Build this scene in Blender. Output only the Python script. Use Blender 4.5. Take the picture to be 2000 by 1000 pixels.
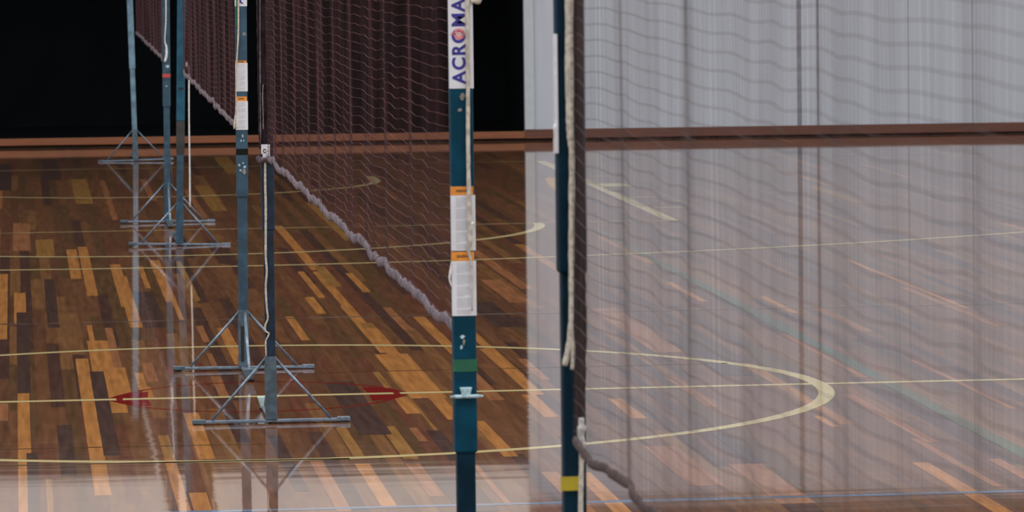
import bpy, bmesh, math, random
from mathutils import Vector, Matrix

random.seed(7)
for o in list(bpy.data.objects):
    bpy.data.objects.remove(o)
scn = bpy.context.scene
C = scn.collection

# ------------------------------------------------------------------ camera
F_PX, PITCH, ROLL, YAW = 9517.9, 0.0695, -0.01252, 0.10108
CAM = Vector((-0.676, -14.819, 1.451))
FWD = Vector((math.sin(YAW)*math.cos(PITCH), math.cos(YAW)*math.cos(PITCH), -math.sin(PITCH)))
R0 = Vector((math.cos(YAW), -math.sin(YAW), 0))
U0 = R0.cross(FWD)
RGT = math.cos(ROLL)*R0 + math.sin(ROLL)*U0
UPV = -math.sin(ROLL)*R0 + math.cos(ROLL)*U0
cd = bpy.data.cameras.new('camera')
cam = bpy.data.objects.new('camera', cd)
C.objects.link(cam)
M = Matrix(((RGT.x, UPV.x, -FWD.x, CAM.x), (RGT.y, UPV.y, -FWD.y, CAM.y), (RGT.z, UPV.z, -FWD.z, CAM.z), (0, 0, 0, 1)))
cam.matrix_world = M
cd.sensor_width = 36
cd.lens = F_PX*36/2000
cd.clip_start = 0.05
cd.clip_end = 200
cd.dof.use_dof = True
cd.dof.focus_distance = 12.5
cd.dof.aperture_fstop = 23.0
scn.camera = cam

# ------------------------------------------------------------------ light
scn.view_settings.view_transform = 'Standard'
scn.view_settings.look = 'None'
scn.view_settings.gamma = 1
scn.view_settings.exposure = 0.0
scn.view_settings.use_curve_mapping = False
w = bpy.data.worlds.new('hall_light')
scn.world = w
w.use_nodes = True
w.node_tree.nodes['Background'].inputs[0].default_value = (0.93, 0.97, 1.0, 1)
w.node_tree.nodes['Background'].inputs[1].default_value = 0.92


def area(name, loc, size, watts, rot=(0, 0, 0), col=(1, 0.97, 0.93)):
    l = bpy.data.lights.new(name, 'AREA')
    l.shape = 'RECTANGLE'
    l.size, l.size_y = size
    l.energy = watts
    l.color = col
    o = bpy.data.objects.new(name, l)
    o.location = loc
    o.rotation_euler = rot
    C.objects.link(o)
    return o


for yy in (-11, -2, 7):
    for xx in (-4, 5):
        area('ceiling_lamp', (xx, yy, 7.5), (2.5, 2.5), 235)

# ------------------------------------------------------------------ pixel helpers (photo point -> place in the hall)


def ray(px, py):
    return FWD*F_PX + RGT*(px-1000) + UPV*(500-py)


def on_floor(px, py, z=0.0):
    d = ray(px, py)
    return CAM + d*((z-CAM.z)/d.z)


def on_y(px, py, y):
    d = ray(px, py)
    return CAM + d*((y-CAM.y)/d.y)


# the far wall: y = WY - WS*x
WY, WS = 16.75, 0.05


def on_wall(px, py):
    d = ray(px, py)
    t = (WY - CAM.y - WS*CAM.x)/(d.y + WS*d.x)
    return CAM + d*t


# ------------------------------------------------------------------ mesh helpers


def obj(name, bm, mats, parent=None, smooth=False, bevel=0):
    me = bpy.data.meshes.new(name)
    bmesh.ops.recalc_face_normals(bm, faces=bm.faces)
    bm.to_mesh(me)
    bm.free()
    if not isinstance(mats, (list, tuple)):
        mats = [mats]
    for m in mats:
        me.materials.append(m)
    if smooth:
        for p in me.polygons:
            p.use_smooth = True
    o = bpy.data.objects.new(name, me)
    C.objects.link(o)
    if parent is not None:
        o.parent = parent
    if bevel:
        b = o.modifiers.new('bevel', 'BEVEL')
        b.width = bevel
        b.segments = 3
        b.limit_method = 'ANGLE'
    return o


def box(bm, x0, x1, y0, y1, z0, z1, mi=0, M=None):
    vs = [bm.verts.new((x, y, z)) for x in (x0, x1) for y in (y0, y1) for z in (z0, z1)]
    if M is not None:
        for v in vs:
            v.co = M @ v.co
    for f in ((0, 1, 3, 2), (4, 6, 7, 5), (0, 4, 5, 1), (2, 3, 7, 6), (0, 2, 6, 4), (1, 5, 7, 3)):
        fc = bm.faces.new([vs[i] for i in f])
        fc.material_index = mi
    return vs


def bar(bm, a, b, wd, ht, up=Vector((0, 0, 1))):
    """rectangular bar from a to b"""
    a, b = Vector(a), Vector(b)
    d = (b-a).normalized()
    s = d.cross(up)
    if s.length < 1e-4:
        s = d.cross(Vector((0, 1, 0)))
    s.normalize()
    u = s.cross(d)
    ring = []
    for p in (a, b):
        ring.append([bm.verts.new(p + s*sx*wd/2 + u*sz*ht/2) for sx, sz in ((-1, -1), (1, -1), (1, 1), (-1, 1))])
    for k in range(4):
        bm.faces.new((ring[0][k], ring[0][(k+1) % 4], ring[1][(k+1) % 4], ring[1][k]))
    bm.faces.new(ring[0])
    bm.faces.new(ring[1])


def tube(bm, pts, rad, n=8, cap=True):
    """tube along points; rad is a number or a list"""
    pts = [Vector(p) for p in pts]
    rs = rad if isinstance(rad, (list, tuple)) else [rad]*len(pts)
    rings = []
    for i, p in enumerate(pts):
        d = (pts[min(i+1, len(pts)-1)] - pts[max(i-1, 0)]).normalized()
        ref = Vector((0, 1, 0)) if abs(d.y) < 0.8 else Vector((0, 0, 1))
        s = d.cross(ref).normalized()
        u = s.cross(d)
        rings.append([bm.verts.new(p + (s*math.cos(2*math.pi*k/n) + u*math.sin(2*math.pi*k/n))*rs[i]) for k in range(n)])
    for a, b in zip(rings, rings[1:]):
        for k in range(n):
            bm.faces.new((a[k], a[(k+1) % n], b[(k+1) % n], b[k]))
    if cap:
        bm.faces.new(rings[0])
        bm.faces.new(rings[-1])


def smooth_path(pts, k=6):
    """Catmull-Rom through the points"""
    P = [Vector(p) for p in pts]
    P = [P[0]*2-P[1]] + P + [P[-1]*2-P[-2]]
    out = []
    for i in range(1, len(P)-2):
        for j in range(k):
            t = j/k
            out.append(0.5*((2*P[i]) + (P[i+1]-P[i-1])*t + (2*P[i-1]-5*P[i]+4*P[i+1]-P[i+2])*t*t + (3*P[i]-P[i-1]-3*P[i+1]+P[i+2])*t**3))
    out.append(P[-2])
    return out


def empty(name, loc, label, cat, group=None):
    o = bpy.data.objects.new(name, None)
    o.empty_display_size = 0.1
    o.location = loc
    o['label'] = label
    o['category'] = cat
    if group:
        o['group'] = group
    C.objects.link(o)
    return o


# ------------------------------------------------------------------ materials
MATS = {}


def srgb(r, g, b):
    f = lambda c: (c/255/12.92) if c/255 <= 0.04045 else ((c/255+0.055)/1.055)**2.4
    return (f(r), f(g), f(b), 1)


def mat(name, col, rough=0.5, metal=0.0, var=0.0, scale=20.0, spec=0.5, stretch=(1, 1, 1), col2=None, lo=0.4, hi=0.6):
    """procedural material: base colour varied by noise"""
    m = bpy.data.materials.new(name)
    m.use_nodes = True
    nt = m.node_tree
    b = nt.nodes['Principled BSDF']
    b.inputs['Roughness'].default_value = rough
    b.inputs['Metallic'].default_value = metal
    b.inputs['Specular IOR Level'].default_value = spec
    g = nt.nodes.new('ShaderNodeNewGeometry')
    mp = nt.nodes.new('ShaderNodeMapping')
    mp.inputs['Scale'].default_value = stretch
    nt.links.new(g.outputs['Position'], mp.inputs['Vector'])
    nz = nt.nodes.new('ShaderNodeTexNoise')
    nz.inputs['Scale'].default_value = scale
    nz.inputs['Detail'].default_value = 4
    nt.links.new(mp.outputs['Vector'], nz.inputs['Vector'])
    rp = nt.nodes.new('ShaderNodeValToRGB')
    c = tuple(col[:3])
    if col2 is None:
        a = tuple(x*(1-var) for x in c)
        d = tuple(min(1, x*(1+var)) for x in c)
    else:
        a, d = c, tuple(col2[:3])
    rp.color_ramp.elements[0].position = lo
    rp.color_ramp.elements[1].position = hi
    rp.color_ramp.elements[0].color = (*a, 1)
    rp.color_ramp.elements[1].color = (*d, 1)
    nt.links.new(nz.outputs['Fac'], rp.inputs['Fac'])
    nt.links.new(rp.outputs['Color'], b.inputs['Base Color'])
    MATS[name] = m
    return m


def math_node(nt, op, a, b=None):
    n = nt.nodes.new('ShaderNodeMath')
    n.operation = op
    for i, v in enumerate((a, b)):
        if v is None:
            continue
        if isinstance(v, (int, float)):
            n.inputs[i].default_value = v
        else:
            nt.links.new(v, n.inputs[i])
    return n.outputs[0]


BOARD_W = 0.042


def floor_mat(name, tone=None, paint=None, fade=0.0):
    """varnished strip flooring; tone fixes one board colour, paint is a court marking under the same varnish"""
    m = bpy.data.materials.new(name)
    m.use_nodes = True
    nt = m.node_tree
    L = nt.links.new
    b = nt.nodes['Principled BSDF']
    g = nt.nodes.new('ShaderNodeNewGeometry')
    sp = nt.nodes.new('ShaderNodeSeparateXYZ')
    L(g.outputs['Position'], sp.inputs[0])
    X, Y = sp.outputs[0], sp.outputs[1]
    row = math_node(nt, 'FLOOR', math_node(nt, 'DIVIDE', X, BOARD_W))
    wn = nt.nodes.new('ShaderNodeTexWhiteNoise')
    wn.noise_dimensions = '1D'
    L(row, wn.inputs['W'])
    length = math_node(nt, 'ADD', math_node(nt, 'MULTIPLY', wn.outputs['Value'], 1.8), 1.5)
    off = math_node(nt, 'MULTIPLY', wn.outputs['Value'], 37.0)
    col = math_node(nt, 'FLOOR', math_node(nt, 'ADD', math_node(nt, 'DIVIDE', Y, length), off))
    cb = nt.nodes.new('ShaderNodeCombineXYZ')
    L(row, cb.inputs[0])
    L(col, cb.inputs[1])
    w2 = nt.nodes.new('ShaderNodeTexWhiteNoise')
    w2.noise_dimensions = '2D'
    L(cb.outputs[0], w2.inputs['Vector'])
    rp = nt.nodes.new('ShaderNodeValToRGB')
    rp.color_ramp.interpolation = 'CONSTANT'
    cr = rp.color_ramp
    stops = [(0.0, (0.108, 0.054, 0.042)), (0.10, (0.168, 0.076, 0.043)), (0.28, (0.200, 0.090, 0.046)),
             (0.50, (0.182, 0.073, 0.044)), (0.64, (0.150, 0.078, 0.040)), (0.78, (0.215, 0.097, 0.047)),
             (0.91, (0.255, 0.120, 0.052)), (0.985, (0.40, 0.175, 0.065))]
    cr.elements[0].position = 0
    cr.elements[0].color = (*stops[0][1], 1)
    cr.elements[1].position = stops[1][0]
    cr.elements[1].color = (*stops[1][1], 1)
    for p, c in stops[2:]:
        e = cr.elements.new(p)
        e.color = (*c, 1)
    L(w2.outputs['Value'], rp.inputs['Fac'])
    # grain
    mp = nt.nodes.new('ShaderNodeMapping')
    mp.inputs['Scale'].default_value = (60, 3, 1)
    L(g.outputs['Position'], mp.inputs['Vector'])
    nz = nt.nodes.new('ShaderNodeTexNoise')
    nz.inputs['Scale'].default_value = 1.0
    nz.inputs['Detail'].default_value = 5
    L(mp.outputs[0], nz.inputs['Vector'])
    mix = nt.nodes.new('ShaderNodeMix')
    mix.data_type = 'RGBA'
    mix.blend_type = 'MULTIPLY'
    mix.inputs['Factor'].default_value = 1.0
    base = rp.outputs['Color']
    if tone is not None:
        c = nt.nodes.new('ShaderNodeRGB')
        c.outputs[0].default_value = (*tone, 1)
        base = c.outputs[0]
    gr = nt.nodes.new('ShaderNodeValToRGB')
    gr.color_ramp.elements[0].position = 0.3
    gr.color_ramp.elements[1].position = 0.7
    gr.color_ramp.elements[0].color = (0.74, 0.72, 0.70, 1)
    gr.color_ramp.elements[1].color = (1.22, 1.22, 1.22, 1)
    L(nz.outputs['Fac'], gr.inputs['Fac'])
    L(base, mix.inputs['A'])
    L(gr.outputs['Color'], mix.inputs['B'])
    res = mix.outputs['Result']
    if paint is not None:
        # worn paint: a noise lets a little of the wood through
        n3 = nt.nodes.new('ShaderNodeTexNoise')
        n3.inputs['Scale'].default_value = 5
        n3.inputs['Detail'].default_value = 3
        L(g.outputs['Position'], n3.inputs['Vector'])
        r3 = nt.nodes.new('ShaderNodeMapRange')
        r3.inputs['From Min'].default_value = 0.3
        r3.inputs['From Max'].default_value = 0.7
        r3.inputs['To Min'].default_value = max(0, 1-fade-0.35*min(1, fade*2+0.2))
        r3.inputs['To Max'].default_value = 1-fade
        L(n3.outputs['Fac'], r3.inputs['Value'])
        pm = nt.nodes.new('ShaderNodeMix')
        pm.data_type = 'RGBA'
        L(r3.outputs[0], pm.inputs['Factor'])
        L(res, pm.inputs['A'])
        pm.inputs['B'].default_value = (*paint[:3], 1)
        res = pm.outputs['Result']
    L(res, b.inputs['Base Color'])
    b.inputs['Roughness'].default_value = 0.04
    b.inputs['IOR'].default_value = 1.5
    # the slight unevenness of a sanded and varnished floor
    m2 = nt.nodes.new('ShaderNodeMapping')
    m2.inputs['Scale'].default_value = (1.8, 15.0, 1)
    L(g.outputs['Position'], m2.inputs['Vector'])
    n2 = nt.nodes.new('ShaderNodeTexNoise')
    n2.inputs['Scale'].default_value = 1.0
    n2.inputs['Detail'].default_value = 4
    L(m2.outputs[0], n2.inputs['Vector'])
    vs = nt.nodes.new('ShaderNodeVectorMath')
    vs.operation = 'SUBTRACT'
    L(n2.outputs['Color'], vs.inputs[0])
    vs.inputs[1].default_value = (0.5, 0.5, 0.5)
    vm = nt.nodes.new('ShaderNodeVectorMath')
    vm.operation = 'MULTIPLY'
    L(vs.outputs[0], vm.inputs[0])
    vm.inputs[1].default_value = (0.008, 0.0065, 0)
    va = nt.nodes.new('ShaderNodeVectorMath')
    va.operation = 'ADD'
    L(g.outputs['Normal'], va.inputs[0])
    L(vm.outputs[0], va.inputs[1])
    vn = nt.nodes.new('ShaderNodeVectorMath')
    vn.operation = 'NORMALIZE'
    L(va.outputs[0], vn.inputs[0])
    L(vn.outputs[0], b.inputs['Normal'])
    return m


F_BASE = floor_mat('floor_boards')
F_LIGHT = floor_mat('board_light', (0.52, 0.222, 0.070))
F_GOLD = floor_mat('board_gold', (0.36, 0.180, 0.058))
F_RED = floor_mat('board_reddish', (0.37, 0.155, 0.072))
F_DARK = floor_mat('board_dark', (0.098, 0.056, 0.047))
CREAM = srgb(226, 206, 150)
F_LINE = floor_mat('marking_cream', paint=CREAM, fade=0.08)
F_LINE2 = floor_mat('marking_cream_worn', paint=CREAM, fade=0.42)
F_BLUE = floor_mat('marking_blue', paint=srgb(110, 155, 195), fade=0.3)
F_GREY = floor_mat('marking_grey', paint=srgb(150, 155, 155), fade=0.62)
F_GREEN = floor_mat('marking_green', paint=srgb(70, 130, 105), fade=0.45)
F_DKGREEN = floor_mat('marking_dark_green', paint=srgb(30, 62, 30), fade=0.5)
F_CRIM = floor_mat('marking_red', paint=srgb(135, 22, 30), fade=0.08)
F_CRIM2 = floor_mat('marking_red_worn', paint=srgb(140, 22, 26), fade=0.15)
F_YEL = floor_mat('marking_yellow', paint=srgb(220, 160, 20), fade=0.1)
FM = [F_BASE, F_LIGHT, F_GOLD, F_RED, F_DARK, F_LINE, F_LINE2, F_BLUE, F_GREY, F_GREEN, F_DKGREEN, F_CRIM, F_CRIM2, F_YEL]
FI = {m.name: i for i, m in enumerate(FM)}

# ------------------------------------------------------------------ floor with boards and court markings
bm = bmesh.new()
box(bm, -18, 24, -19, 18.5, -0.05, 0, 0)
NZ = [0]


def quad(pts, mi, z):
    f = bm.faces.new([bm.verts.new((p[0], p[1], z)) for p in pts])
    f.material_index = mi


def strip(pts, wd, mi, z, closed=False):
    """flat strip of width wd along points"""
    n = len(pts)
    lr = []
    for i in range(n):
        a = Vector(pts[(i-1) % n] if closed or i else pts[0])
        c = Vector(pts[(i+1) % n] if closed or i < n-1 else pts[-1])
        d = (c-a)
        d = Vector((d.x, d.y)).normalized()
        nn = Vector((-d.y, d.x))
        p = Vector((pts[i][0], pts[i][1]))
        lr.append((bm.verts.new((*(p+nn*wd/2), z)), bm.verts.new((*(p-nn*wd/2), z))))
    rng = range(n) if closed else range(n-1)
    for i in rng:
        a, b2 = lr[i], lr[(i+1) % n]
        f = bm.faces.new((a[0], a[1], b2[1], b2[0]))
        f.material_index = mi


# individual boards: x, y of a point on the board, its far and near end, tone, width in metres
BOARDS = [
    (3, 600, 535, 663, 'L', .075), (39, 600, 572, 632, 'L', .075), (144, 515, 487, 545, 'L', .075), (171, 530, 482, 578, 'L', .07),
    (231, 540, 516, 600, 'L', .075), (250, 585, 540, 640, 'L', .075), (284, 548, 520, 563, 'L', .035), (317, 547, 508, 590, 'L', .07),
    (346, 603, 560, 625, 'L', .03), (372, 560, 510, 588, 'G', .04), (177, 650, 635, 668, 'L', .03), (202, 705, 665, 807, 'L', .085),
    (227, 705, 640, 725, 'R', .045), (240, 753, 718, 772, 'L', .07), (292, 725, 708, 745, 'R', .06), (183, 850, 700, 968, 'L', .07),
    (208, 830, 725, 890, 'D', .075), (48, 880, 768, 1005, 'L', .06), (65, 950, 885, 1010, 'D', .05), (46, 720, 610, 768, 'D', .07),
    (4, 800, 788, 822, 'R', .06), (97, 970, 935, 1010, 'G', .025), (276, 746, 728, 762, 'L', .045), (289, 770, 755, 780, 'L', .05),
    (388, 850, 806, 897, 'L', .075), (327, 880, 850, 902, 'G', .05), (350, 960, 895, 1010, 'L', .05), (392, 982, 962, 1010, 'L', .075),
    (434, 765, 735, 776, 'R', .05), (398, 655, 636, 668, 'R', .04), (447, 665, 640, 712, 'L', .065), (415, 705, 690, 722, 'R', .03),
    (585, 490, 440, 528, 'L', .07), (607, 555, 530, 582, 'L', .045), (617, 598, 580, 613, 'L', .06), (582, 643, 618, 665, 'L', .05),
    (655, 572, 530, 640, 'L', .06), (640, 540, 520, 560, 'G', .075), (712, 640, 596, 690, 'L', .07), (745, 665, 630, 700, 'G', .075),
    (768, 690, 640, 760, 'L', .075), (818, 754, 690, 778, 'L', .11), (703, 556, 533, 571, 'L', .05), (772, 618, 600, 645, 'R', .055),
    (850, 650, 618, 692, 'L', .07), (862, 788, 770, 820, 'L', .075), (797, 793, 775, 808, 'L', .075), (747, 743, 725, 758, 'G', .035),
    (810, 790, 725, 856, 'G', .014), (678, 855, 835, 896, 'G', .05), (742, 960, 905, 992, 'L', .065), (778, 862, 832, 897, 'G', .07),
    (828, 935, 905, 970, 'R', .065), (818, 850, 835, 862, 'R', .04), (950, 840, 822, 860, 'L', .06), (980, 872, 852, 892, 'L', .065),
    (962, 948, 905, 988, 'R', .025), (948, 758, 728, 782, 'R', .075), (962, 516, 488, 566, 'R', .075), (980, 563, 546, 592, 'R', .08),
    (966, 690, 640, 735, 'L', .055), (1010, 735, 680, 772, 'L', .075), (1062, 800, 770, 815, 'L', .07), (1056, 733, 700, 742, 'R', .05),
    (1180, 965, 922, 1012, 'L', .075), (1340, 570, 550, 590, 'L', .05), (1520, 595, 578, 612, 'L', .05), (1765, 552, 505, 605, 'L', .04),
    (1680, 640, 600, 648, 'R', .07), (1735, 815, 768, 866, 'R', .06), (1865, 902, 855, 952, 'R', .04), (1850, 935, 902, 1005, 'L', .075),
    (1975, 915, 895, 940, 'R', .06), (1225, 798, 778, 818, 'L', .07), (1355, 768, 735, 796, 'R', .06), (1617, 825, 812, 834, 'L', .04),
    (1650, 385, 362, 398, 'G', .08), (1860, 600, 560, 640, 'R', .06), (1250, 650, 600, 690, 'R', .1), (1900, 760, 700, 800, 'R', .035),
    (158, 370, 350, 398, 'G', .09), (212, 390, 352, 430, 'R', .05), (290, 372, 350, 392, 'R', .06), (412, 388, 362, 412, 'G', .08),
    (447, 325, 306, 340, 'G', .09), (42, 460, 436, 490, 'R', .08), (88, 485, 468, 503, 'G', .08), (1385, 700, 660, 735, 'D', .09),
    (545, 330, 305, 352, 'D', .1), (640, 430, 395, 470, 'G', .06), (700, 800, 745, 850, 'D', .09), (960, 610, 590, 640, 'D', .1),
    (100, 590, 545, 640, 'D', .07), (290, 600, 570, 640, 'D', .08), (480, 660, 620, 700, 'D', .06), (130, 880, 830, 930, 'D', .07),
    (1450, 880, 845, 905, 'D', .07), (1500, 940, 905, 985, 'R', .09), (1330, 905, 870, 950, 'R', .09), (380, 395, 370, 425, 'R', .05),
    (5, 345, 320, 372, 'D', .1), (100, 335, 312, 352, 'D', .1), (1600, 690, 650, 740, 'R', .04), (1150, 880, 850, 905, 'D', .08),
    (560, 900, 850, 960, 'D', .06), (640, 940, 900, 1000, 'R', .06), (905, 960, 930, 1000, 'D', .1), (870, 870, 840, 900, 'D', .07),
]
TN = {'L': 'board_light', 'G': 'board_gold', 'R': 'board_reddish', 'D': 'board_dark'}
for i, (x, y, y1, y2, t, wd) in enumerate(BOARDS):
    p = on_floor(x, y)
    d = ray(x, y1)
    # ends of the board: where its centre line passes the given heights in the photo
    ya = on_floor(x, y1).y
    yb = on_floor(x, y2).y
    z = 0.00006 + 0.0000012*i
    wd = wd*0.6 if wd < .08 else wd
    quad([(p.x-wd/2, ya), (p.x+wd/2, ya), (p.x+wd/2, yb), (p.x-wd/2, yb)], FI[TN[t]], z)

LZ = 0.00028
ln, lw = FI['marking_cream'], FI['marking_cream_worn']


def arc(cx, cy, r, a0, a1, n):
    return [(cx+r*math.cos(math.radians(a0+(a1-a0)*i/n)), cy+r*math.sin(math.radians(a0+(a1-a0)*i/n))) for i in range(n+1)]


strip(arc(0, 0, 1.775, 0, 360, 96)[:-1], 0.05, ln, LZ, True)
strip([(-7.5, 0), (7.5, 0)], 0.05, ln, LZ+.00002)
strip([(-7.5, 13.94), (7.5, 13.94)], 0.05, lw, LZ)
strip([(-1.8, 8.12), (2.45, 8.12)], 0.05, lw, LZ)
strip([(-7.5, 8.22), (-1.8, 8.12)], 0.05, lw, LZ)
strip([(2.42, 8.1), (2.42, 13.96)], 0.06, ln, LZ+.00002)
strip([(-2.42, 8.1), (-2.42, 13.96)], 0.06, ln, LZ+.00002)
strip(arc(0, 8.12, 1.775, 180, 360, 64), 0.05, ln, LZ+.00004)
strip(arc(0, 12.426, 6.8, 180, 360, 120), 0.05, ln, LZ+.00006)
strip([(0.02-1.285, 12.6)] + arc(0.02, 12.18, 1.285, 180, 360, 48) + [(0.02+1.285, 12.6)], 0.05, ln, LZ+.00002)
# lane ticks, the block is wider
for yy, wd in ((12.15, .05), (11.25, .32), (10.05, .05), (9.15, .05)):
    for s in (-1, 1):
        strip([(s*2.45, yy), (s*2.62, yy)] if wd < .1 else [(s*2.45, yy), (s*2.60, yy)], wd, ln, LZ)
strip([(-7.5, -2.9), (7.5, -2.86)], 0.04, FI['marking_blue'], LZ)
strip([(-7.5, 2.88), (7.5, 2.9)], 0.04, FI['marking_grey'], LZ)
strip([(1.99, -9), (1.99, 7.5)], 0.05, FI['marking_green'], LZ-.00003)
strip([(-1.8, -1.32), (0.0, -1.36)], 0.02, FI['marking_dark_green'], LZ)
strip([(-1.8, -1.72), (0.2, -1.78)], 0.025, FI['marking_dark_green'], LZ)
strip([(-.2, .72), (1.6, .75)], 0.02, FI['marking_dark_green'], LZ)
# red lens shaped emblem on the centre line
pL, pR = on_floor(213, 783), on_floor(797, 769)
cx = (pL.x+pR.x)/2
hw = (pR.x-pL.x)/2
for s in (-1, 1):
    hts = abs(on_floor(500, 746).y) if s > 0 else abs(on_floor(500, 804).y)
    pts = [(cx+hw*math.cos(a)*0.93, s*hts*math.sin(a)) for a in [math.radians(180*i/24) for i in range(25)]]
    strip(pts, 0.02, FI['marking_red_worn'], LZ+.00004)
for s, e in ((-1, pL), (1, pR)):
    for v in (-1, 1):
        quad([(e.x, v*.04), (e.x-s*.04, v*.15), (e.x-s*.125, v*.22), (e.x-s*.12, v*.04)], FI['marking_red'], LZ+.00006)
# yellow patch behind the nearest post
yp = [on_floor(1064, 349), on_floor(1072, 346.5), on_floor(1098, 349), on_floor(1098, 372), on_floor(1084, 372), on_floor(1070, 359)]
quad([(p.x, p.y) for p in yp], FI['marking_yellow'], LZ)
me = bpy.data.meshes.new('floor')
bmesh.ops.recalc_face_normals(bm, faces=bm.faces)
for f in bm.faces:
    if len(f.verts) >= 3 and abs(f.calc_center_median().z) > 1e-5 and f.calc_center_median().z > 0 and f.normal.z < 0:
        f.normal_flip()
bm.to_mesh(me)
bm.free()
for m_ in FM:
    me.materials.append(m_)
fl = bpy.data.objects.new('floor', me)
fl['kind'] = 'structure'
C.objects.link(fl)

# ------------------------------------------------------------------ far wall
m_white = mat('painted_panel', (0.485, 0.505, 0.56), 0.6, var=0.04, scale=1.5, stretch=(6, 6, 0.4))
m_upper = mat('upper_wall', (0.78, 0.73, 0.70), 0.6, var=0.04, scale=2)
m_black = mat('bay_shade_lining', (0.004, 0.005, 0.006), 0.95, var=0.1, scale=3, spec=0.05)  # the unlit bay's darkness is put into this lining colour
m_base = mat('skirting_timber', (0.118, 0.036, 0.019), 0.55, var=0.12, scale=6, stretch=(1, 1, 20))
m_base2 = mat('skirting_timber_orange', (0.22, 0.067, 0.021), 0.5, var=0.12, scale=6, stretch=(1, 1, 20))
m_joint = mat('joint_filler', (0.25, 0.245, 0.27), 0.8, var=0.1)
m_gap = mat('painted_gap_shade', (0.012, 0.008, 0.006), 0.9, var=0.1, spec=0.1)
m_timber = mat('dark_timber', (0.055, 0.028, 0.018), 0.6, var=0.2, scale=8, stretch=(1, 1, .2))

WX = Vector((1, -WS, 0)).normalized()          # along the wall
WN = Vector((-WS, -1, 0)).normalized()         # towards the camera


def WM():
    o = Vector((0, WY, 0))
    return Matrix(((WX.x, -WN.x, 0, o.x), (WX.y, -WN.y, 0, o.y), (0, 0, 1, 0), (0, 0, 0, 1)))


WMAT = WM()          # local (u along wall, v into the wall, z)


def u_of(px, py=255):
    p = on_wall(px, py)
    return (p-Vector((0, WY, 0))).dot(WX)


def wall_obj(name, boxes, m, bevel=0):
    b = bmesh.new()
    for q in boxes:
        box(b, *q, M=WMAT)
    o = obj(name, b, m, bevel=bevel)
    o['kind'] = 'structure'
    return o


u_edge = u_of(1026)
u_p1, u_p2 = u_of(1562), u_of(1597)
u_r2, u_r3 = u_of(1775), u_of(1900)
HB, HR, HT = 2.15, 2.36, 6.5
uL, uR = -16.0, 22.0
g = 0.026
wall_obj('wall_back', [
    (u_edge, u_p1-.015, 0, 0.12, 0, HR), (u_p1+.015, u_p2-.004, 0, 0.12, 0, HR), (u_p2+.014, u_r2-.002, 0, 0.12, 0, HR),
    (u_r2+.002, u_r3-.002, 0, 0.12, 0, HR), (u_r3+.002, uR, 0, 0.12, 0, HR)], m_white)
wall_obj('wall_back_joints', [(u_edge+.05, uR, 0.004, 0.11, 0, HR-.01)], m_joint)
wall_obj('wall_back_gap_shade', [(uL, uR, -0.006, 0.0, 0, .016)], m_gap)  # dark strip that paints in the shade under the skirting
wall_obj('wall_back_bulkhead', [(u_edge, uR, -0.02, 0.12, HR, HR+0.5)], m_timber)
uS1, uS2 = u_of(366), u_of(404)
wall_obj('wall_upper', [(uL, uS1, 0, .12, HB, HT), (uS2, u_edge, 0, .12, HB, HT), (u_edge, uR, 0, .12, HR+.5, HT)], m_upper)
wall_obj('trim_1', [(uS1, uS2, 0.05, .12, HB, HT)], m_timber)
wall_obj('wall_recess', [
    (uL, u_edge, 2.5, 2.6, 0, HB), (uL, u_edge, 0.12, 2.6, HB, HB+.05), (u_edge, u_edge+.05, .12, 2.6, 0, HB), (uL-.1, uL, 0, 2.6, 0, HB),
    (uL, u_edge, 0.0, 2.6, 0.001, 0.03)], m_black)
wall_obj('trim_2', [(u_edge-.002, u_edge+0.060, -0.025, 0.02, 0.072, HR)], mat('jamb_paint', (0.47, 0.50, 0.52), 0.5, var=0.03), bevel=.004)
wall_obj('baseboard_left', [(uL, u_edge-.002, -0.018, 0.004, 0.016, 0.062)], m_base2, bevel=.003)
wall_obj('baseboard_back', [(u_edge-.002, uR, -0.020, 0.004, 0.013, 0.073)], m_base, bevel=.003)

# ------------------------------------------------------------------ the badminton equipment
m_teal = mat('teal_paint', (0.001, 0.044, 0.078), 0.5, var=0.18, scale=25, spec=.12)
m_teald = mat('deep_teal_paint', (0.001, 0.018, 0.034), 0.5, var=0.2, scale=25, spec=.12)
m_teal2 = mat('lighter_teal_paint', (0.012, 0.090, 0.150), 0.4, var=0.18, scale=25, spec=.3)  # a lighter teal than the two paints above
m_pale = mat('pale_blue_paint', (0.13, 0.22, 0.29), 0.35, var=0.3, scale=12)
m_slate = mat('slate_paint', (0.032, 0.072, 0.110), 0.45, var=0.2, scale=25, spec=.3)
m_navy = mat('navy_paint', (0.008, 0.020, 0.042), 0.45, var=0.35, scale=18, spec=.3)
m_grey = mat('grey_blue_paint', (0.062, 0.095, 0.125), 0.45, var=0.25, scale=40)
m_steel = mat('zinc_steel', (0.17, 0.22, 0.28), 0.35, metal=0.6, var=0.2, scale=60)
m_plate = mat('galvanised_plate', (0.38, 0.48, 0.48), 0.5, metal=0.2, var=0.15, scale=40)
m_rub = mat('black_rubber', (0.012, 0.012, 0.013), 0.7, var=0.2)
m_lab = mat('label_white', (0.68, 0.68, 0.72), 0.45, var=0.05, scale=30)
m_ora = mat('label_orange', (0.75, 0.27, 0.03), 0.45, var=0.1, scale=50)
m_ink = mat('ink_grey', (0.42, 0.42, 0.46), 0.5, var=0.1, scale=80)
m_inkd = mat('ink_dark', (0.10, 0.05, 0.02), 0.5, var=0.2)
m_blueink = mat('ink_blue', (0.025, 0.018, 0.22), 0.4, var=0.15, scale=60)
m_redink = mat('ink_red', (0.80, 0.22, 0.20), 0.4, var=0.1)
m_cord = mat('cream_cord', (0.50, 0.45, 0.38), 0.9, var=0.2, scale=120)
m_wcord = mat('white_cord', (0.68, 0.66, 0.64), 0.9, var=0.15, scale=120)
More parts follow.
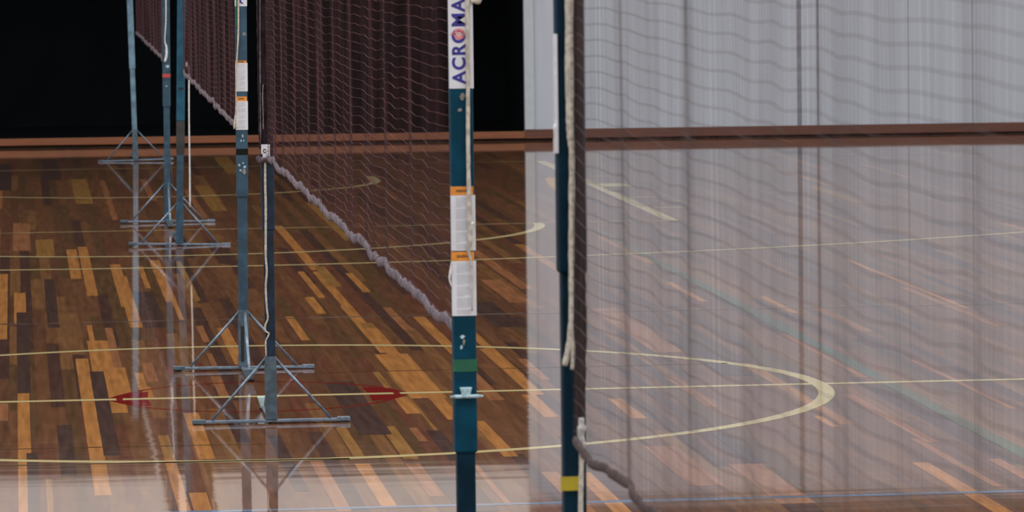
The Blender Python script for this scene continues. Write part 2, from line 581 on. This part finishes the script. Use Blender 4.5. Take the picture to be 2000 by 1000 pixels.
m_tblk = mat('black_tape', (0.004, 0.006, 0.005), 0.6, var=0.2, spec=.15)
m_tgrn = mat('green_tape', (0.008, 0.115, 0.055), 0.5, var=0.15)
m_tyel = mat('yellow_tape', (0.42, 0.33, 0.015), 0.5, var=0.1)
m_tred = mat('red_tape', (0.42, 0.05, 0.05), 0.5, var=0.1)
m_scuff = mat('scuffed_primer', (0.35, 0.50, 0.56), 0.6, var=0.3, scale=90)
m_scuffb = mat('scuffed_beige', (0.20, 0.19, 0.16), 0.6, var=0.3, scale=90)
m_net = mat('maroon_net_twine', (0.135, 0.042, 0.046), 0.85, var=0.3, scale=8)
m_netv = mat('deep_maroon_net_twine', (0.045, 0.012, 0.015), 0.9, var=0.3, scale=8)
m_netd = mat('dark_net_twine', (0.060, 0.036, 0.033), 0.85, var=0.3, scale=8)
m_band = mat('gathered_net_band', (0.018, 0.010, 0.013), 0.9, spec=.15, var=0.45, scale=70, stretch=(1, 1, .5))
m_hem = mat('mauve_grey_hem', (0.135, 0.105, 0.125), 0.95, var=0.35, scale=60)
m_hemd = mat('dark_brown_hem', (0.055, 0.032, 0.030), 0.95, var=0.3, scale=60)
m_toptape = mat('white_tape', (0.70, 0.69, 0.66), 0.8, var=0.05)

NX = 0.04
YS = {1: -8.50, 2: -6.97, 3: -0.815, 4: 0.88, 5: 6.98, 6: 8.66, 7: 14.77}


def z_at(px, py, i):
    """height on post i of a photo row"""
    return on_y(px, py, YS[i]).z


def x_at(px, py, i, front=0.019):
    return on_y(px, py, YS[i]-front).x


def band(bmx, hw, z0, z1, t=0.0006):
    """a wrap of tape or a sticker around the front and both sides of a square tube"""
    box(bmx, -hw-t, hw+t, -hw-t, -hw*0.3, z0, z1)


# the posts do not stand perfectly plumb (radians, sideways)
TILT = {1: 0, 2: 0, 3: 0, 4: .008, 5: .025, 6: .009, 7: -.019}
UP_HW, LO_HW, SO_HW = 0.0185, 0.0150, 0.0165


def make_post(i, label, upper, lower, socket, tail, step=0.56, sock=0.195):
    root = empty('badminton_post', (NX, YS[i], 0), label, 'post', 'portable badminton posts along the centre line')
    root.rotation_euler.y = TILT[i]
    b = bmesh.new()
    box(b, -UP_HW, UP_HW, -UP_HW, UP_HW, step, 1.55)
    obj('upper_tube', b, upper, root, bevel=.004)
    b = bmesh.new()
    box(b, -LO_HW, LO_HW, -LO_HW, LO_HW, 0.03, step+.05)
    obj('lower_tube', b, lower, root, bevel=.003)
    b = bmesh.new()
    box(b, -SO_HW, SO_HW, -SO_HW, SO_HW, 0.012, sock)
    obj('base_socket', b, socket, root, bevel=.002)
    # cap with a pulley wheel for the net cord
    b = bmesh.new()
    box(b, -UP_HW-.002, UP_HW+.002, -UP_HW-.002, UP_HW+.002, 1.55, 1.565)
    cap = obj('top_cap', b, m_rub, root, bevel=.003)
    # cross foot
    b = bmesh.new()
    bar(b, (-0.225, -0.0, 0.0085), (0.225, 0.0, 0.0080), 0.018, 0.0085)
    obj('cross_foot', b, m_steel, root, bevel=.002)
    for s in (-1, 1):
        b = bmesh.new()
        bar(b, (s*0.190, 0, 0.0095), (s*0.228, 0, 0.0095), 0.021, 0.0125)
        obj('foot_sleeve', b, m_steel if s > 0 else m_grey, root, bevel=.002)
        b = bmesh.new()
        bar(b, (s*0.200, 0, 0.001), (s*0.226, 0, 0.001), 0.018, 0.0026)
        obj('rubber_pad', b, m_rub, root)
        b = bmesh.new()
        tube(b, [(s*SO_HW*0.8, 0, sock-.006), (s*0.172, 0, 0.013)], 0.0042, 8)
        obj('side_brace', b, m_steel, root, smooth=True)
    # tail foot points away from the net
    b = bmesh.new()
    bar(b, (0, 0, 0.0085), (0, tail*0.40, 0.0085), 0.018, 0.010)
    obj('tail_foot', b, m_steel, root, bevel=.002)
    b = bmesh.new()
    y0, y1 = sorted((tail*0.385, tail*0.41))
    vs = box(b, -0.021, 0.021, y0, y1, 0.004, 0.040)
    for v in vs:
        if v.co.z < 0.02:
            v.co.x *= 0.45
    obj('tail_plate', b, m_plate if i == 3 else m_grey, root, bevel=.002)
    b = bmesh.new()
    tube(b, [(0, tail*0.40-0.013, 0.006), (0, tail*0.40+0.013, 0.006)], 0.006, 12)
    for v in b.verts:
        v.co.x *= 2.4
    obj('rubber_wheel', b, m_rub, root, smooth=True)
    b = bmesh.new()
    tube(b, [(0.004, tail*SO_HW, sock-.004), (0.002, tail*0.36, 0.018)], 0.0050, 8)
    obj('tail_brace', b, m_steel if tail < 0 else m_grey, root, smooth=True)
    return root


P = {}
P[1] = make_post(1, 'nearest dark teal net post with a yellow tape band low down, out of focus', m_teald, m_teald, m_grey, 1, step=.985)
P[2] = make_post(2, 'teal net post with vertical brand sticker over two warning labels and green tape', m_teal, m_teald, m_grey, -1, step=.584)
P[3] = make_post(3, 'navy net post wrapped in dark net above a small white tag', m_navy, m_navy, m_grey, 1, step=.56)
P[4] = make_post(4, 'slimmer blue post with white warning labels and one black tape band', m_slate, m_slate, m_grey, -1, step=.56)
P[5] = make_post(5, 'plain blue post with small dark slot, standing right of the red taped post', m_teal2, m_slate, m_slate, 1, step=.56)
P[6] = make_post(6, 'slate blue post with a thin red tape band near its middle', m_slate, m_slate, m_slate, -1, step=.56)
P[7] = make_post(7, 'farthest pale blue post, close to the orange skirting of the far wall', m_pale, m_pale, m_grey, 1, step=.56)


def on_post(name, i, parts, m, x0=None, x1=None, wrap=False, hw=UP_HW, t=0.0008, parent=None):
    """flat piece on the front of post i between photo rows (y0, y1)"""
    y0, y1 = parts
    px = {1: 1110, 2: 903, 3: 520, 4: 474, 5: 352, 6: 326, 7: 258}[i]
    za, zb = z_at(px, y1, i), z_at(px, y0, i)
    b = bmesh.new()
    if wrap:
        band(b, hw, za, zb, t)
    else:
        tl = TILT[i]*(za+zb)/2
        a, c = x_at(x0, (y0+y1)/2, i)-NX-tl, x_at(x1, (y0+y1)/2, i)-NX-tl
        box(b, a, c, -hw-t, -hw+.001, za, zb)
    o = obj(name, b, m, parent or P[i])
    return o


def brand_sticker(i, py_bottom, zlen):
    px = {2: 903, 4: 473}[i]
    z0 = z_at(px, py_bottom, i)
    b = bmesh.new()
    band(b, UP_HW, z0, z0+zlen, 0.0009)
    st = obj('brand_sticker', b, m_lab, P[i])
    cu = bpy.data.curves.new('lettering', 'FONT')
    cu.body = 'ACROMAT'
    cu.size = 0.0292
    cu.extrude = 0.0002
    cu.offset = 0.0009
    cu.space_character = 1.16
    cu.align_x = 'LEFT'
    cu.align_y = 'BOTTOM_BASELINE'
    tmp = bpy.data.objects.new('lettering_curve', cu)
    C.objects.link(tmp)
    bpy.context.view_layer.update()
    me_t = bpy.data.meshes.new_from_object(tmp.evaluated_get(bpy.context.evaluated_depsgraph_get()))
    bpy.data.objects.remove(tmp)
    me_t.materials.clear()
    me_t.materials.append(m_blueink)
    t = bpy.data.objects.new('lettering', me_t)
    C.objects.link(t)
    t.parent = st
    # reads upwards: text x -> +z, text y -> -x, facing the camera
    t.matrix_local = Matrix(((0, -1, 0, 0.0058), (0, 0, -1, -UP_HW-.0012), (1, 0, 0, z0+.008), (0, 0, 0, 1)))
    # red emblem over the letter O
    b = bmesh.new()
    zc = z0 + .008 + 0.0800
    n = 20
    for k in range(n):
        a0, a1 = 2*math.pi*k/n, 2*math.pi*(k+1)/n
        r0, r1 = .0055, .0090
        f = b.faces.new([b.verts.new((-0.003 + r*math.cos(a), -UP_HW-.0016, zc + r*math.sin(a))) for r, a in ((r0, a0), (r1, a0), (r1, a1), (r0, a1))])
    for k in (-1, 0, 1):
        box(b, -.0075, .0045, -UP_HW-.0016, -UP_HW-.0014, zc+k*.0032-.0006, zc+k*.0032+.0006)
    box(b, -.0175, -.008, -UP_HW-.0016, -UP_HW-.0014, zc-.0008, zc+.0008)
    obj('red_emblem', b, m_redink, st)


def warn_label(i, head, body, wrap=True):
    px = {2: 903, 4: 474}[i]
    b = bmesh.new()
    za, zb, zc = z_at(px, body[1], i), z_at(px, body[0], i), z_at(px, head[0], i)
    band(b, UP_HW, za, zb, .0009)
    lab = obj('warning_label', b, m_lab, P[i])
    b = bmesh.new()
    box(b, -UP_HW-.001, UP_HW-.002, -UP_HW-.0011, -UP_HW*.3, z_at(px, head[1], i), zc)
    hd = obj('header_strip', b, m_ora, lab)
    # header wording, too small to read: short dark strokes
    b = bmesh.new()
    zm = (z_at(px, head[1], i)+zc)/2
    rr = random.Random(i*7+int(head[0]))
    x = -.0115
    while x < .0085:
        wdt = rr.uniform(.0012, .0022)
        hh = rr.uniform(.0016, .0026)
        box(b, x, x+wdt, -UP_HW-.0014, -UP_HW-.0010, zm-hh, zm+hh)
        x += wdt+.0008
    obj('header_print', b, m_inkd, hd)
    b = bmesh.new()
    z = zb-.004
    k = 0
    while z > za+.003:
        if k % 9 != 8:
            x = -.0120
            x1 = .0105 if k % 9 != 7 else rr.uniform(-.004, .006)
            while x < x1:
                wl = rr.uniform(.0015, .0045)
                box(b, x, min(x+wl, x1), -UP_HW-.0012, -UP_HW-.0008, z-.00035, z+.00035)
                x += wl+.0007
        z -= .0021
        k += 1
    obj('small_print', b, m_ink, lab)


brand_sticker(2, 172, 0.195)
brand_sticker(4, 12, 0.195)
warn_label(2, (363, 380), (380, 488))
warn_label(2, (490, 508), (508, 615))
warn_label(4, (118, 122.5), (122.5, 178))
warn_label(4, (188, 197), (197, 253))
on_post('green_tape', 2, (700, 724), m_tgrn, wrap=True, hw=UP_HW)
# hook cleat on the second post
b = bmesh.new()
zc = z_at(905, 772, 2)
tube(b, [(-.026, -UP_HW-.008, zc), (-.018, -UP_HW-.008, zc+.0005), (.018, -UP_HW-.008, zc+.0005), (.028, -UP_HW-.008, zc+.001)], [.0014, .0032, .0032, .0012], 10)
cl = obj('cord_cleat', b, m_scuff, P[2], smooth=True)
b = bmesh.new()
vs = box(b, -.010, .010, -UP_HW-.010, -UP_HW+.001, zc, zc+.015)
for v in vs:
    if v.co.z < zc+.005:
        v.co.x *= .6
obj('cleat_bracket', b, m_scuff, cl, bevel=.001)


def blob(bmx, cx_, cz, rx, rz, y, n=14, seed=0):
    rr = random.Random(seed)
    vs = [bmx.verts.new((cx_+rx*rr.uniform(.6, 1.15)*math.cos(2*math.pi*k/n), y, cz+rz*rr.uniform(.6, 1.15)*math.sin(2*math.pi*k/n))) for k in range(n)]
    f = bmx.faces.new(vs)
    r = bmesh.ops.extrude_face_region(bmx, geom=[f])
    for v in r['geom']:
        if isinstance(v, bmesh.types.BMVert):
            v.co.y += .0006


def scuffs(i, lst, m, name='paint_scuff'):
    for k, (px, py, rx, rz) in enumerate(lst):
        b = bmesh.new()
        sc = 9518/(YS[i]+14.819)
        z = z_at(px, py, i)
        hw = UP_HW if z > .565 else LO_HW
        blob(b, x_at(px, py, i)-NX-TILT[i]*z, z, rx/sc, rz/sc, -hw-.0010, seed=k+i*10)
        obj(name, b, m, P[i])


scuffs(2, [(903, 656, 5, 4), (901, 676, 3, 5)], m_scuff)
scuffs(2, [(906, 666, 2.5, 7)], m_scuffb, 'primer_patch')
scuffs(2, [(903, 188, 6, 8), (898, 214, 5, 4)], m_scuffb, 'old_glue_mark')
scuffs(4, [(467, 322, 2.5, 3), (470, 332, 3, 2), (478, 325, 3, 3), (475, 318, 2, 2)], m_scuff)
scuffs(4, [(477, 334, 4, 7)], m_scuffb, 'primer_patch')
scuffs(4, [(474, 265, 2, 4), (471, 274, 1.5, 2.5), (476, 274, 1.5, 2.5)], m_scuff, 'scratch')
scuffs(4, [(477, 66, 4, 4)], m_scuffb, 'bolt_washer')
scuffs(6, [(325, 168, 3.2, 1.6), (327, 129, 4, 3)], m_scuff)
on_post('black_tape', 4, (290, 302), m_tblk, wrap=True)
on_post('worn_section', 5, (236, 300), mat('worn_brown_grey', (0.030, 0.032, 0.032), 0.6, var=.3), wrap=True, t=.0003)
on_post('red_tape', 6, (144, 151), m_tred, wrap=True)
on_post('yellow_tape', 1, (928, 955), m_tyel, x0=1091, x1=1128, hw=LO_HW+.0035, t=.0006)
on_post('height_slot', 5, (170, 175), m_rub, x0=349, x1=358, t=.0012)
on_post('base_slot', 4, (636, 706), m_rub, x0=470.5, x1=477, hw=SO_HW, t=.0008)
P[1].location.x += .003
# peeling white sticker along the left side of the nearest post
b = bmesh.new()
prev = None
rr = random.Random(3)
for k in range(30):
    py = 66 + 232*k/29
    z = z_at(1085, py, 1)
    out = .0004 + .0010*rr.random() + (.0045 if py > 242 else 0)
    ring = [b.verts.new((-UP_HW-out, -UP_HW-.001, z)), b.verts.new((-UP_HW+.001, -UP_HW-.0018, z)),
            b.verts.new((-UP_HW+.001, .010, z)), b.verts.new((-UP_HW-.0012, .010, z))]
    if prev:
        for j in range(4):
            b.faces.new((prev[j], prev[(j+1) % 4], ring[(j+1) % 4], ring[j]))
    else:
        b.faces.new(ring)
    prev = ring
b.faces.new(prev)
obj('peeling_sticker', b, m_lab, P[1])

# ------------------------------------------------------------------ nets


def make_net(ynear, yfar, zb, label, m, m_hem_, hem_h, seed, xoff=0.0, sag=0.0, amp=0.4, rad=.00044, vrad=.00031, jit=.04):
    """one net: grid of twine with folds, hem, top tape and the end bands"""
    root = empty('badminton_net', (NX, (ynear+yfar)/2, zb), label, 'net', 'badminton nets in a row')
    L = yfar-ynear
    ph = [random.Random(seed).uniform(0, 6.28) for _ in range(12)]
    zt = 1.50

    def pos(s, t):
        y = ynear + s
        u0 = s/L
        taper = min(1, s/.25, (L-s)/.25)
        taper = max(0, taper)
        d = (.0055*math.sin(2*math.pi*s/.52+ph[0]+.9*t) + .003*math.sin(2*math.pi*s/.31+ph[1]-2*t)
             + .0035*math.sin(2*math.pi*s/.93+ph[2]+1.5*t) + .0004*math.sin(2*math.pi*s/.11+ph[3]+5*t))*amp*taper + xoff*u0
        u = s/L
        zbb = zb - sag*4*u*(1-u) + .004*math.sin(2*math.pi*s/.7+ph[4]) + .002*math.sin(2*math.pi*s/.23+ph[5])
        ztt = zt - .02*4*u*(1-u)
        z = zbb + (ztt-zbb)*t + .0015*math.sin(2*math.pi*s/.26+ph[6]+9*t)
        return Vector((d, y-(ynear+yfar)/2, z-zb))
    ns, ntt = int(L/.0195), 37
    S = []
    for i_ in range(ns+1):
        s = i_*L/ns
        s += jit*(.007*math.sin(2*math.pi*s/.37+ph[7]) + .004*math.sin(2*math.pi*s/.083+ph[8]) + .008*math.sin(2*math.pi*s/.9+ph[9]))
        S.append(min(max(s, 0), L))
    b = bmesh.new()
    tri = [(math.cos(a), math.sin(a)) for a in (0.5, 2.6, 4.7)]
    # horizontal twines
    for j in range(ntt+1):
        prev = None
        for s in S:
            p = pos(s, j/ntt)
            ring = [b.verts.new((p.x+c*rad, p.y, p.z+sn*rad)) for c, sn in tri]
            if prev:
                for k in range(3):
                    b.faces.new((prev[k], prev[(k+1) % 3], ring[(k+1) % 3], ring[k]))
            prev = ring
    nh = len(b.faces)
    for s in S:
        prev = None
        for j in range(ntt+1):
            p = pos(s, j/ntt)
            ring = [b.verts.new((p.x+c*vrad, p.y+sn*vrad, p.z)) for c, sn in tri]
            if prev:
                for k in range(3):
                    b.faces.new((prev[k], prev[(k+1) % 3], ring[(k+1) % 3], ring[k]))
            prev = ring
    me_ = bpy.data.meshes.new('mesh_panel')
    for q, f_ in enumerate(b.faces):
        f_.material_index = 0 if q < nh else 1
    b.to_mesh(me_)
    b.free()
    me_.materials.append(m)
    me_.materials.append(m_netv if m is m_net else m)
    o = bpy.data.objects.new('mesh_panel', me_)
    o.parent = root
    C.objects.link(o)
    # hem: gathered fabric along the bottom
    rr = random.Random(seed+5)
    b = bmesh.new()
    prev = None
    n = int(L/.03)
    for i_ in range(n+1):
        s = i_*L/n
        p = pos(s, 0)
        h = hem_h*rr.uniform(.85, 1.15)
        t_ = .0036*rr.uniform(.8, 1.25)
        jx = rr.uniform(-.0018, .0018)
        jz = rr.uniform(-.0015, .0015)
        ring = [b.verts.new((p.x+jx+t_*math.cos(a), p.y, p.z+jz+h*.35+h*.5*math.sin(a))) for a in [2*math.pi*k/8 for k in range(8)]]
        if prev:
            for k in range(8):
                b.faces.new((prev[k], prev[(k+1) % 8], ring[(k+1) % 8], ring[k]))
        else:
            b.faces.new(ring)
        prev = ring
    b.faces.new(prev)
    obj('bottom_hem', b, m_hem_, root, smooth=True)
    # top tape, folded over the cord
    b = bmesh.new()
    prev = None
    for i_ in range(61):
        s = i_*L/60
        p = pos(s, 1)
        ring = [b.verts.new((p.x+a, p.y, p.z+c)) for a, c in ((-.003, -.035), (.003, -.035), (.003, .032), (0, .036), (-.003, .032))]
        if prev:
            for k in range(5):
                b.faces.new((prev[k], prev[(k+1) % 5], ring[(k+1) % 5], ring[k]))
        else:
            b.faces.new(ring)
        prev = ring
    b.faces.new(prev)
    obj('top_tape', b, m_toptape, root)
    return root


N = {}
N[1] = make_net(-14.55, YS[1]-.025, .763, 'nearest net, dark and blurred across the right half against the white wall', m_netd, m_hemd, .014, 11, rad=.00042, vrad=.00034, jit=.75, amp=.7)
N[2] = make_net(YS[2]+.02, YS[3]-.022, .763, 'maroon net with mauve grey hem between the brand stickered post and the tagged post', m_net, m_hem, .020, 23)
N[3] = make_net(YS[4]+.02, YS[5]-.022, .770, 'maroon net hanging between the black taped post and the plain blue post', m_net, m_hem, .020, 37, xoff=.030)
N[4] = make_net(YS[6]+.02, YS[7]-.022, .775, 'small farthest net, between the red taped post and the farthest post', m_net, m_hem, .020, 51, xoff=.016)


def cord(net, i, pts, rad, m, name='tie_cord', front=.024, n=8, fuzz=0.0, k=6):
    """cord drawn through photo points on a vertical plane just in front of post i"""
    y = YS[i]-front
    W = [on_y(px, py, y) for px, py in pts]
    W = smooth_path(W, k)
    rr = random.Random(len(pts)+i)
    if isinstance(rad, (list, tuple)):
        rs = []
        for q in range(len(W)):
            u = q/(len(W)-1)*(len(rad)-1)
            a = int(min(u, len(rad)-2))
            rs.append(rad[a]+(rad[a+1]-rad[a])*(u-a))
    else:
        rs = [rad]*len(W)
    rs = [r*(1+rr.uniform(-fuzz, fuzz)) for r in rs]
    o_ = N[net].location
    b = bmesh.new()
    tube(b, [p-o_ for p in W], rs, n)
    return obj(name, b, m, N[net], smooth=True)


# net 1 at the nearest post: gathered edge, pale cord, knot and loose tail
cord(1, 1, [(1128, -40), (1129, 60), (1130, 160), (1130, 260), (1132, 360), (1132, 460), (1135, 560), (1136, 660), (1134, 740), (1132, 815), (1138, 868)],
     [.0048, .0050, .0048, .0052, .0056, .0062, .0066, .0068, .0066, .0060, .004], m_band, 'gathered_edge', front=.030, n=10, fuzz=.12)
cord(1, 1, [(1112, -40), (1112, 100), (1113, 200), (1114, 260), (1117, 300), (1117, 400), (1116, 500), (1116, 600), (1114, 650), (1109, 685), (1103, 714)],
     [.0058, .0058, .0056, .0050, .0040, .0042, .0040, .0034, .0036, .0038, .0040], m_cord, front=.030, fuzz=.1)
cord(1, 1, [(1117, 640), (1119, 680), (1118, 722)], [.002, .0032, .003], m_cord, front=.030)
cord(1, 1, [(1135, 816), (1136, 836), (1134, 850), (1136, 868), (1135, 886)], [.003, .0055, .0040, .0056, .003], m_wcord, 'cord_knot', front=.036, fuzz=.2)
cord(1, 1, [(1136, 880), (1135, 940), (1134, 1000), (1134, 1150), (1133, 1300)], .0032, m_cord, 'hanging_cord', front=.034, fuzz=.12)

# net 2 at the near post with the big sticker
cord(2, 2, [(913, -40), (913, 60), (914, 172), (914, 260), (915, 340), (917, 430), (918, 470), (915, 490), (921, 520), (922, 608)],
     [.0034, .0034, .0033, .0033, .0034, .0040, .0042, .0030, .0016, .0010], m_cord, front=.023, fuzz=.06)
cord(2, 2, [(921, 448), (921, 438), (926, 436)], [.001, .003, .002], m_wcord, 'cord_knot', front=.024)
cord(2, 2, [(882, 512), (880, 530), (878, 545), (882, 560)], [.001, .0022, .0015, .001], m_wcord, 'cord_end', front=.020)
cord(2, 2, [(920, 4), (927, 1), (934, 2), (939, -8)], [.003, .005, .005, .003], m_cord, 'cord_knot', front=.020, fuzz=.1)
# net 2 at the far post: wrapped band, tag, grey knot and long wavy cord
b = bmesh.new()
zt_, zb_ = 1.53, z_at(516, 290, 3)
prev = None
rr = random.Random(9)
for k in range(70):
    z = zb_ + (zt_-zb_)*k/69
    xl = -.0235 + rr.uniform(-.0012, .0012)
    xr = .0185 + rr.uniform(-.0012, .0012)
    yo = -.0225 + rr.uniform(-.0012, .0012)
    ring = [b.verts.new((xl, .006, z)), b.verts.new((xl, -.019, z)), b.verts.new((xl+.007, yo-.001, z)), b.verts.new((-.004, yo+.0008, z)),
            b.verts.new((.004, yo-.0015, z)), b.verts.new((xr-.006, yo, z)), b.verts.new((xr, -.018, z)), b.verts.new((xr, .006, z))]
    if prev:
        for j in range(8):
            b.faces.new((prev[j], prev[(j+1) % 8], ring[(j+1) % 8], ring[j]))
    else:
        b.faces.new(ring)
    prev = ring
b.faces.new(prev)
sl = obj('gathered_sleeve', b, m_band, N[2])
sl.location = Vector((NX, YS[3], 0)) - N[2].location
cord(2, 3, [(508, -20), (508, 120), (509, 280)], .0016, m_hem, 'edge_cord', front=.026, fuzz=.3)
cord(2, 3, [(514, 165), (513, 190), (514, 230), (514, 252)], [.001, .0016, .001, .0016], m_scuffb, 'thread_end', front=.027)
b = bmesh.new()
y = YS[3]-.032
q = [on_y(*p_, y)-N[2].location for p_ in ((510, 282), (527.5, 282), (527.5, 310), (513, 310), (513, 301), (510, 300))]
f = b.faces.new([b.verts.new(v) for v in q])
r_ = bmesh.ops.extrude_face_region(b, geom=[f])
for v in r_['geom']:
    if isinstance(v, bmesh.types.BMVert):
        v.co.y += .0008
tag = obj('number_tag', b, m_lab, N[2])
tag['label'] = 'small white tag with a dark round character'


def tag_mark(name, m, fn):
    bb = bmesh.new()
    fn(bb)
    return obj(name, bb, m, tag)


yt = y-.0006
cz_ = on_y(517, 295, yt)-N[2].location


def ring_fn(bb):
    for k in range(17):
        a0, a1 = math.radians(20+k*19), math.radians(20+(k+1)*19)
        bb.faces.new([bb.verts.new((cz_.x+r*.9*math.cos(a), cz_.y, cz_.z+r*1.1*math.sin(a))) for r, a in ((.0030, a0), (.0058, a0), (.0058, a1), (.0030, a1))])


tag_mark('printed_character', m_inkd, ring_fn)
tag_mark('printed_tail', m_ink, lambda bb: box(bb, cz_.x+.004, cz_.x+.007, cz_.y-.0002, cz_.y+.0001, cz_.z-.015, cz_.z-.005))
tag_mark('red_dash', m_tred, lambda bb: box(bb, cz_.x+.005, cz_.x+.012, cz_.y-.0004, cz_.y-.0002, cz_.z-.001, cz_.z+.0006))
cord(2, 3, [(502, 306), (508, 313), (516, 311), (524, 314), (531, 309), (536, 316)], [.006, .009, .0085, .0075, .006, .003], m_hem, 'fabric_knot', front=.028, fuzz=.15)
cord(2, 3, [(518, 316), (518, 360), (519, 400), (519, 450), (519, 500), (521, 530), (519, 560), (521, 600), (523, 622), (518, 636), (519, 647), (525, 651), (523, 658), (519, 668), (520, 696)],
     [.0034, .0034, .0034, .0033, .0032, .0030, .0030, .0028, .0024, .0026, .0026, .0024, .0022, .0024, .0022], m_cord, front=.024, fuzz=.08)

# net 3
cord(3, 4, [(465.5, -20), (465.5, 60), (464, 95), (462, 130), (461, 180), (461, 215), (459, 235), (457, 252)],
     [.0030, .0030, .0026, .0018, .0016, .0022, .0040, .0024], m_cord, front=.022, fuzz=.1)
cord(3, 4, [(462, 225), (463, 250)], [.002, .003], m_wcord, 'cord_tail', front=.020, fuzz=.1)
cord(3, 4, [(463, -20), (462, 20), (462, 55)], .0018, m_tgrn, 'green_cord', front=.021)
cord(3, 5, [(364, 120), (366, 126), (368, 134), (368, 146)], [.004, .0065, .0060, .004], m_hem, 'fabric_knot', front=.028, fuzz=.2)
cord(3, 5, [(364.5, 122), (364, 130)], .003, m_wcord, 'knot_end', front=.034)
cord(3, 5, [(369, 144), (369, 200), (369.5, 260), (370.5, 330), (371, 404)], [.0036, .0034, .0034, .0034, .0036], m_wcord, 'hanging_cord', front=.024, fuzz=.06)

# net 4
cord(4, 6, [(324, -20), (324, 40), (322, 78), (325, 92), (325, 108), (322, 121)], [.0030, .0030, .0022, .0050, .0062, .0050], m_wcord, front=.024, fuzz=.1)
cord(4, 6, [(334, 300), (335, 330), (337, 358)], .0016, m_hem, 'hanging_thread', front=.0, fuzz=.1)
